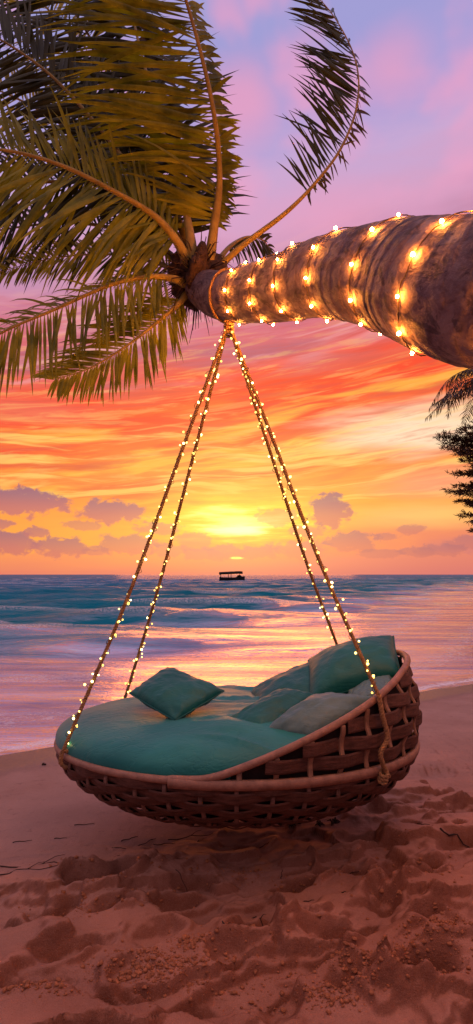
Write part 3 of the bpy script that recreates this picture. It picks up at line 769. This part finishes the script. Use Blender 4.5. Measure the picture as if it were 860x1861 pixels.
# ropes -----------------------------------------------------------
def rope_mesh(mb, pts, r_, pitch=.045, strands=3):
    S = spline([tuple(p) for p in pts], max(60, int(sum((V(pts[i+1])-V(pts[i])).length for i in range(len(pts)-1))/.0075)))
    S = [V(p) for p in S]; L = 0; prev = S[0]; T0 = (S[1]-S[0]).normalized()
    nrm = T0.cross(V((0, 1, .1))).normalized(); lines = [[] for _ in range(strands)]
    for i, p in enumerate(S):
        t = (S[min(i+1, len(S)-1)]-S[max(i-1, 0)]).normalized(); nrm = (nrm-t*nrm.dot(t)).normalized(); b = t.cross(nrm)
        L += (p-prev).length; prev = p
        for k in range(strands):
            a_ = 2*math.pi*(L/pitch+k/strands)
            lines[k].append(p+(nrm*math.cos(a_)+b*math.sin(a_))*r_*.52)
    for ln in lines: mb.tube(ln, r_*.56, 6)
    return S
ki = int(np.interp(416, 430+Tp[:lim, 0]/Tp[:lim, 1]*F, np.arange(lim)))
under = V(Tp[ki])+V((0, 0, -1))*(Tr[ki]+.02)
knot = under+V((0, -.01, -.03))
def rimpt(th): return wall(th, zrim(A_*math.cos(th)))
def th_for(px, front):
    best = None
    for i in range(720):
        th = 2*math.pi*i/720
        if (math.sin(th) < 0) != front: continue
        p = rimpt(th); e = abs(430+p.x/p.y*F-px)
        if best is None or e < best[0]: best = (e, th)
    return best[1]
ends = [(123, True), (226, False), (617, False), (680, True)]
RL = []
for q, (px, fr_) in enumerate(ends):
    th = th_for(px, fr_); p = rimpt(th); o = V((math.cos(th), math.sin(th), 0))
    d = (p-knot).normalized()
    st = knot+V((.012*(-1 if q < 2 else 1), .012*(1 if q in (1, 2) else -1), 0))
    mb = MB()
    line = [st, st.lerp(p, .33)+V((0, 0, -.006)), st.lerp(p, .66)+V((0, 0, -.006)), p+o*.028+V((0, 0, .028))]
    S = rope_mesh(mb, line, .0100)
    # end goes over the rim, down the outside and is tied back
    if q == 3:
        zb = ZB-.03
        pts = [p+o*.030+V((0, 0, .028)), wall(th, p.z-.06, .034), wall(th+.02, p.z-.17, .036), wall(th-.02, p.z-.24, .034), wall(th+.03, zb+.02, .036), wall(th+.07, zb-.02, .03)]
        rope_mesh(mb, pts, .0125)
        for k in range(3):
            c_ = wall(th+.02, zb+.012-.016*k, .034)
            rope_mesh(mb, [c_+V((math.cos(a_)*.018, math.sin(a_)*.014, math.sin(a_)*.015)) for a_ in np.linspace(0, 6.6, 9)], .009)
    else:
        pts = [p+o*.030+V((0, 0, .028)), p+o*.036+V((0, 0, -.02)), wall(th, p.z-.05, .012), wall(th, p.z-.035, -.03), p-o*.02+V((0, 0, .02)), p+o*.02+V((0, 0, .035))]
        rope_mesh(mb, pts, .011)
    mb.build('rope', M_rope, bed); RL.append(S)
# lashing round the trunk
mb = MB()
for k in range(1):
    i = ki
    loop = [trunk_point(i, a_, .006) for a_ in np.linspace(0, 2*math.pi, 40)]
    rope_mesh(mb, loop, .0075)
for k in range(4):
    c_ = knot+V((0, 0, .035-.022*k))
    rope_mesh(mb, [c_+V((math.cos(a_)*.022, math.sin(a_)*.024, a_*.002)) for a_ in np.linspace(0, 6.5, 10)], .009)
mb.build('rope_lashing', M_rope, bed)

# fairy lights along each rope -----------------------------------
names = ['leftmost swing rope, ending at the low rim', 'rope ending behind the lone small pillow',
         'rope ending behind the largest pillow', 'rightmost swing rope, ending at the tied knot']
for q, S in enumerate(RL):
    lt = thing('fairy_lights', 'tiny warm fairy lights on the '+names[q], 'fairy lights', S[0], 'fairy light strings on the swing ropes')
    n = len(S); wl = []
    for i in range(n):
        t = (S[min(i+1, n-1)]-S[max(i-1, 0)]).normalized(); b = t.cross(V((0, 1, 0))).normalized(); c_ = t.cross(b)
        a_ = i*.0075/.085*2*math.pi + .9*math.sin(i*.07+q)
        rr = .0135+.005*math.sin(i*.21+q*2)+.004*math.sin(i*.53)
        wl.append(S[i]+(b*math.cos(a_)+c_*math.sin(a_))*rr)
    mb = MB(); mb.tube(wl, .0016, 4); mb.build('wire', M_wire, lt)
    rg = random.Random(50+q); cnt = 96
    us = []
    for k in range(cnt):
        u = (k+rg.uniform(-.9, .9))/cnt; us.append(u+.012*math.sin(u*31+q))
    for u in us:
        i = int(np.clip(4+u*(n-8), 2, n-2))
        pp = wl[i]+V((rg.gauss(0, .006), rg.gauss(0, .005), rg.gauss(0, .004)))
        b = MB(); b.ball(pp, rg.uniform(.0036, .0070), 8, 5); b.build('bulb', M_bulbs[rg.choice((0, 0, 1, 1, 2))], lt)

# ================================================================ MATTRESS AND PILLOWS
def wob(x, y, s): 
    return float(fbm(np.array([x]), np.array([y]), s, 3)[0])
mb = MB(); nu_, nv_ = 160, 70; vs = []
prof = []
for j in range(nv_):
    s = j/(nv_-1)
    if s < .7:   # top, centre outwards
        u = s/.7; rho = math.sin(u*math.pi/2)**.9; prof.append((rho, .165*(1-rho**3.2)**(1/2.4)))
    else:
        u = (s-.7)/.3; prof.append((1-.10*u**1.6, -.09*math.sin(u*math.pi/2)))
for i in range(nu_):
    th = 2*math.pi*i/nu_; ct, st_ = math.cos(th), math.sin(th)
    k = float(sstep(-.25, .35, np.array(ct)))
    ra = 1.012-.067*k; rbb = .76-.050*(1 if True else 0)*(.3+.7*k)
    for (rho, zz) in prof:
        x = ra*rho*ct; y = rbb*rho*st_
        z = ZB+.018+zz
        if zz > 0:
            tr_ = min(1, zz/.10)
            z += tr_*(.030*wob(x*2.2+y*1.2, y*2.0, 401)+.022*wob(x*3+y*7, (x-y)*2.6, 402)*(1 if x > -.3 else .4))
            z += tr_*.020*(sstep(.13, .0, np.array(abs(wob(x*1.3-y*.8, y*5.5+x*1.5, 407))))*float(sstep(-.45, .1, np.array(x))))
            z += -.020*math.exp(-((x+.42)**2+(y+.12)**2)/.05) + .03*float(sstep(-.4, 1, np.array(x)))
        vs.append((BC.x+x, BC.y+y, float(z)))
mb.grid(vs, nu_, nv_, True)
mb.f += [tuple(i*nv_+nv_-1 for i in range(nu_))]
top(mb, 'mattress', M_tealm, 'thick round teal mattress filling the hanging basket', 'mattress', (0, 3.28, ZB))

def pillow(name, corners, thick, mat, label, seed, pinch=.10, group=None, sag=0.0):
    c = [P(*q) for q in corners]           # c00 c10 c11 c01
    ctr = (c[0]+c[1]+c[2]+c[3])/4
    nrm = ((c[1]-c[3]).cross(c[2]-c[0])).normalized()
    if nrm.dot(V((0, 0, H))-ctr) < 0: nrm = -nrm
    n = 34; mb = MB()
    def pt(s, t, side):
        ss_ = s*(1-pinch*(1-t*t)); tt = t*(1-pinch*(1-s*s))
        a_, b_ = (ss_+1)/2, (tt+1)/2
        p = c[0]*(1-a_)*(1-b_)+c[1]*a_*(1-b_)+c[2]*a_*b_+c[3]*(1-a_)*b_
        h = (max(0, 1-s*s)**.42)*(max(0, 1-t*t)**.42)
        e = max(abs(s), abs(t))
        wr = .030*wob(s*2.1+seed*3.1, t*2.1+side*5, seed)+.020*wob(s*6+t*2+seed, t*3-s*2, seed+9)*e + .012*math.sin((s+t)*9+seed)*max(0, abs(s*t)-.25)
        return p+nrm*side*(thick*(h)+wr*min(1, h*2.2))*1.0+V((0, 0, -sag*(1-s*s)*(1-t*t)))
    for side in (1, -1):
        vs = [pt(-1+2*i/(n-1), -1+2*j/(n-1), side) for i in range(n) for j in range(n)]
        g = MB(); g.grid(vs, n, n)
        mb.add(g.v, g.f if side > 0 else [f[::-1] for f in g.f])
    o = top(mb, name, mat, label, 'pillow', c[3]*.5+c[2]*.5)
    bm_ = bmesh.new(); bm_.from_mesh(o.data); bmesh.ops.remove_doubles(bm_, verts=bm_.verts, dist=.0004)
    bmesh.ops.recalc_face_normals(bm_, faces=bm_.faces); bm_.to_mesh(o.data); bm_.free()
    o.data.polygons.foreach_set('use_smooth', [True]*len(o.data.polygons))
    # welt along the seam
    ed = [(-1+2*i/24, -1) for i in range(24)]+[(1, -1+2*i/24) for i in range(24)]+[(1-2*i/24, 1) for i in range(24)]+[(-1, 1-2*i/24) for i in range(25)]
    w = MB(); w.tube([pt(s, t, 0) for s, t in ed], .0035, 5); w.build('piping', mat, o)
    return o
pillow('pillow', [(235, 1260, 3.16), (305, 1213, 3.36), (408, 1256, 3.16), (318, 1310, 2.93)], .062, M_teal, 'small teal square pillow lying alone on the left of the mattress', 31, .0)
pillow('pillow', [(560, 1200, 3.62), (716, 1156, 3.42), (731, 1228, 3.10), (562, 1278, 3.14)], .125, M_teal, 'largest teal pillow, propped highest against the raised right end', 32, .03)
pillow('pillow', [(452, 1262, 3.62), (588, 1196, 3.62), (600, 1276, 3.20), (470, 1296, 3.20)], .09, M_teal, 'flat teal pillow sloping down beneath the largest one', 33, .05)
pillow('pillow', [(390, 1328, 2.90), (512, 1256, 3.16), (584, 1266, 3.10), (476, 1350, 2.80)], .078, M_teal, 'long teal pillow with its pointed tip towards the basket centre', 34, .02)
pillow('pillow', [(474, 1336, 2.80), (575, 1262, 3.04), (690, 1272, 2.92), (578, 1352, 2.72)], .086, M_grey, 'grey green pillow lying along the front right rim', 35, .02)
pillow('pillow', [(632, 1262, 3.12), (712, 1224, 3.16), (722, 1262, 2.92), (640, 1290, 2.90)], .05, M_grey, 'pale grey pillow tucked under the largest teal one at the rim', 36, .06)

# ================================================================ BOAT
def boat():
    o = P(422, 1057.5, 115); o.z = SEA+.12
    b = thing('boat', 'dark excursion boat with a thatched canopy near the horizon', 'boat', o)
    mb = MB(); L = 2.55; vs = []; m = 26
    sec = [(-1, .92), (-.98, .45), (-.72, .02), (-.3, -.18), (.3, -.18), (.72, .02), (.98, .45), (1, .92), (.88, .90), (.80, .30), (-.80, .30), (-.88, .90)]
    for i in range(m):
        u = -1+2*i/(m-1)
        w = .82*(max(0.02, 1-max(0, u-.1)**2.4*1.05)) * (1-.15*max(0, -u))
        rise = .42*max(0, u-.2)**1.6+.18*max(0, -u-.5)
        for (yy, zz) in sec: vs.append(o+V((L*u, w*yy, zz*.92+rise*(.3+.7*max(0, zz)))))
    n = len(sec); mb.add(vs, [(i*n+k, i*n+(k+1) % n, i*n+n+(k+1) % n, i*n+n+k) for i in range(m-1) for k in range(n)]+[tuple(range(n-1, -1, -1)), tuple((m-1)*n+k for k in range(n))])
    mb.build('hull', M_boat, b, False)
    mb = MB(); vs = []; m = 20; q = 9
    for i in range(m):
        u = -1+2*i/(m-1); x = -2.60+4.72*(u+1)/2
        zt = 1.72+.22*(u+1)/2-.16*max(0, u-.72)**1.0/.28*.6
        for k in range(q):
            a_ = -1+2*k/(q-1); vs.append(o+V((x, .95*a_, zt+.20*(1-a_*a_)+.02*random.uniform(-1, 1))))
        for k in range(q-1, -1, -1):
            a_ = -1+2*k/(q-1); vs.append(o+V((x, .93*a_, zt-.30+.05*random.uniform(-1, 1))))
    n = 2*q; mb.add(vs, [(i*n+k, i*n+(k+1) % n, i*n+n+(k+1) % n, i*n+n+k) for i in range(m-1) for k in range(n)]+[tuple(range(n-1, -1, -1)), tuple((m-1)*n+k for k in range(n))])
    mb.build('canopy', M_canopy, b, False)
    for x in (-2.3, -.75, -.2, 1.55):
        for s in (-1, 1):
            mb = MB(); mb.tube([o+V((x, .72*s, .4)), o+V((x, .78*s, 1.70))], .055, 6); mb.build('post', M_boat, b)
    mb = MB()
    vs = [o+V((1.45+.65*math.sin(v)*math.cos(u), .5*math.sin(v)*math.sin(u), .75+.5*math.cos(v)*(1+.2*math.sin(3*u)))) for u in np.linspace(0, 2*math.pi, 12, False) for v in np.linspace(.01, math.pi-.01, 8)]
    mb.grid(vs, 12, 8, True); mb.build('luggage_pile', M_boat, b)
    for x in (-1.7, -.5, .6):
        mb = MB(); mb.box(o+V((x, 0, .52)), .18, .62, .05); mb.box(o+V((x, 0, .36)), .05, .5, .13); mb.build('bench', M_boat, b, False)
boat()

# ================================================================ FAR TREES ON THE RIGHT
base = V((13.4, 25.5, sand_at(13.4, 25.5)-.02))
pine = thing('conifer_tree', 'dark feathery conifer with layered branches at the right edge', 'tree', base)
rg = random.Random(3)
mb = MB(); tr = [base+V((.10*math.sin(i*.8), .08*math.cos(i), i*.62)) for i in range(16)]
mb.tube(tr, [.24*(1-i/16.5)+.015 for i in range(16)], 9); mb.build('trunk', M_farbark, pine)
lf = MB(); br = MB()
def spray(p, d, L, n=16):
    for k in range(n):
        q = p+d*L*rg.random()+V((rg.gauss(0, .05), rg.gauss(0, .05), rg.gauss(0, .04)))
        e = (d*.6+V((rg.gauss(0, .5), rg.gauss(0, .5), rg.gauss(.05, .35)))).normalized(); ln = rg.uniform(.10, .24)
        s = e.cross(V((rg.gauss(0, 1), rg.gauss(0, 1), 1))).normalized()*rg.uniform(.012, .028)
        lf.add([q-s, q+s, q+e*ln+s*.4, q+e*ln-s*.4], [(0, 1, 2, 3)])
for z, reach in ((3.3, 2.0), (3.9, 2.5), (4.4, 2.2), (4.7, 2.6), (5.0, 2.9), (5.35, 2.5), (5.75, 2.9), (6.1, 2.2), (6.55, 2.4), (7.1, 3.2), (7.35, 3.4), (7.75, 2.5), (8.2, 1.9), (8.6, 1.5), (9.0, 1.0), (9.3, .6)):
    for k in range(15):
        a_ = rg.uniform(0, 2*math.pi) if k else math.pi+rg.uniform(-.3, .1)
        L = (reach*1.12+.35)*(1 if k == 0 else rg.uniform(.6, .98)); d = V((math.cos(a_), math.sin(a_), 0))
        p0 = base+V((0, 0, z+rg.uniform(-.12, .12)))
        pts = [p0, p0+d*L*.35+V((0, 0, .04*L)), p0+d*L*.7+V((0, 0, .06*L)), p0+d*L+V((0, 0, .10*L+rg.uniform(-.1, .1)))]
        br.tube(pts, [.045, .03, .02, .006], 5)
        S = spline([tuple(q) for q in pts], 16)
        for i in range(3, 16):
            q = V(S[i]); 
            for s in (-1, 1):
                e = (d*.7+V((-d.y, d.x, 0))*s*rg.uniform(.3, 1)+V((0, 0, rg.uniform(-.12, .22)))).normalized()
                spray(q, e, rg.uniform(.3, .62)*(1.1-.4*i/16), 22)
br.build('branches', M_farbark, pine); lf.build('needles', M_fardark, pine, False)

pb = V((14.4, 27.5, sand_at(14.4, 27.5)-.02))
fp_ = thing('palm_tree', 'distant dark palm drooping above the conifer at the right edge', 'tree', pb)
mb = MB(); ptop = pb+V((-2.3, 0, 10.9)); mb.tube([pb.lerp(ptop, i/12)+V((.25*math.sin(i*.25), 0, 0)) for i in range(13)], [.24-.008*i for i in range(13)], 10); mb.build('trunk', M_farbark, fp_)
ptop = ptop+V((.25*math.sin(3), 0, 0))
for k in range(18):
    a_ = k*2.4+.3; L = 2.3+.3*(k % 3); d = V((math.cos(a_), math.sin(a_), 0)); up = .9 - .12*k
    ctrl = [tuple(ptop), tuple(ptop+d*L*.35+V((0, 0, up*.55+.2))), tuple(ptop+d*L*.75+V((0, 0, up*.55-.25))), tuple(ptop+d*L*1.05+V((0, 0, up*.2-1.15)))]
    sd_ = V((-d.y, d.x, 0))
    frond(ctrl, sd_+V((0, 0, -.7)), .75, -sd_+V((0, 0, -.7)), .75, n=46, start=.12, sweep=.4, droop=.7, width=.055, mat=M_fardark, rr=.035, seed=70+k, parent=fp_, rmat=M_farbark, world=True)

# ================================================================ DEBRIS ON THE SAND
def on_sand(px, py):
    x, y = gpt(px, py); return V((x, y, sand_at(x, y)))
rg = random.Random(12)
def twig(px, py, L, ang, label, r_=.0032, group=None, fork=True):
    c_ = on_sand(px, py); pts = []
    for i in range(7):
        u = i/6-.5; a_ = rad(ang)
        x = c_.x+L*u*math.cos(a_)+.04*L*math.sin(i*2.1+px); y = c_.y+L*u*math.sin(a_)+.05*L*math.cos(i*1.7+py)
        xa, ya = c_.x-L*.5*math.cos(a_), c_.y-L*.5*math.sin(a_); xb, yb = c_.x+L*.5*math.cos(a_), c_.y+L*.5*math.sin(a_)
        zl = sand_at(xa, ya)*(.5-u)+sand_at(xb, yb)*(.5+u)
        pts.append(V((x, y, max(zl, sand_at(x, y)-r_*.5)+r_*.9)))
    mb = MB(); mb.tube(pts, [r_*(1-.09*i) for i in range(7)], 5)
    if fork: mb.tube([pts[3], pts[3]+V((L*.12, L*.16, r_*2)), pts[3]+V((L*.22, L*.22, r_*1.2))], [r_*.7, r_*.5, r_*.3], 4)
    top(mb, 'twig', M_twig, label, 'twig', c_, group)
twig(472, 1672, .11, -50, 'short dark twig slanting on the sand left of centre', .0035)
twig(411, 1714, .08, -65, 'thin upright looking twig on the smooth sand near the front', .003)
twig(350, 1522, .26, 12, 'long thin twig half buried just below the basket', .003)
twig(70, 1577, .42, 6, 'longest dark stick lying at the left edge of the sand', .0034)
twig(50, 1592, .30, 2, 'second dark stick below the longest one at the left edge', .003)
twig(265, 1532, .14, 50, 'forked twig on pale sand under the basket left half', .003)
G_ = 'tiny dark twigs scattered on the sand'
for px, py, L, an in ((235, 1525, .10, 30), (215, 1545, .09, -20), (300, 1540, .12, 10), (110, 1525, .07, 5), (640, 1590, .08, 0), (512, 1590, .06, 80), (690, 1600, .07, 20), (205, 1570, .08, 10), (365, 1530, .09, 70),
                      (155, 1500, .12, 8), (330, 1600, .07, -30), (590, 1560, .08, 10), (480, 1540, .07, 40), (700, 1530, .08, 15), (770, 1520, .07, -10), (40, 1530, .10, 12), (560, 1650, .06, 20), (625, 1640, .05, 60)):
    twig(px, py, L, an, 'tiny dark twig scattered on the sand below the basket', .0026, G_, False)
def clump(px, py, size, n, label, seed):
    r2 = random.Random(seed); c_ = on_sand(px, py); mb = MB()
    for k in range(n):
        a_ = r2.uniform(0, 6.28); d = V((math.cos(a_), math.sin(a_), 0)); q = c_+d*size*.25*r2.random()
        m_ = q+d*size*r2.uniform(.2, .6)+V((0, 0, size*r2.uniform(.15, .6))); e = q+d*size*r2.uniform(.6, 1.1)+V((0, 0, size*.08))
        mb.tube([q, m_, e], [.004, .006, .002], 5)
    top(mb, 'seaweed_clump', M_twig, label, 'seaweed', c_)
clump(529, 1506, .06, 26, 'dark dried seaweed tuft right below the basket', 1)
clump(580, 1512, .028, 10, 'small dark seaweed scrap right of the tuft', 2)
clump(606, 1512, .038, 12, 'low dark seaweed scrap farthest right below the basket', 3)
clump(80, 1382, .022, 7, 'tiny dark scrap on the sand beside the basket left end', 4)
twig(825, 1546, .16, 5, 'stout half buried stick near the right edge', .006, None, False)

cr = MB(); r3 = random.Random(5)
for px, py, sx, sy, n in ((290, 1780, 90, 28, 620), (230, 1800, 60, 16, 200), (720, 1790, 120, 35, 700), (800, 1740, 70, 25, 300), (350, 1730, 40, 16, 160), (130, 1660, 60, 25, 160), (60, 1850, 80, 14, 180),
                         (620, 1830, 60, 25, 280), (560, 1600, 60, 12, 90), (430, 1590, 80, 16, 120), (150, 1590, 60, 10, 80), (450, 1760, 120, 60, 260), (730, 1620, 100, 50, 220), (250, 1620, 100, 40, 160)):
    q = []
    for k in range(n):
        qx = r3.gauss(px, sx*.6); qy = r3.gauss(py, sy*.6)
        if 1480 < qy < 1990: q.append(gpt(qx, qy))
    q = np.array(q); zs = sand_z(q[:, 0], q[:, 1], shore(q[:, 0], q[:, 1]))
    for (x, y), z in zip(q, zs):
        rr = min(.0095, .0015*math.exp(abs(r3.gauss(0, .9))))
        cr.ball((x, y, z+rr*.35), rr, 6, 4, (r3.uniform(.8, 1.3), r3.uniform(.8, 1.3), r3.uniform(.55, .9)), .32)
o = cr.build('sand_crumbs', M_crumb); tag(o, 'loose crumbs of moist sand strewn round the footprints', 'sand crumbs', None, 'stuff')
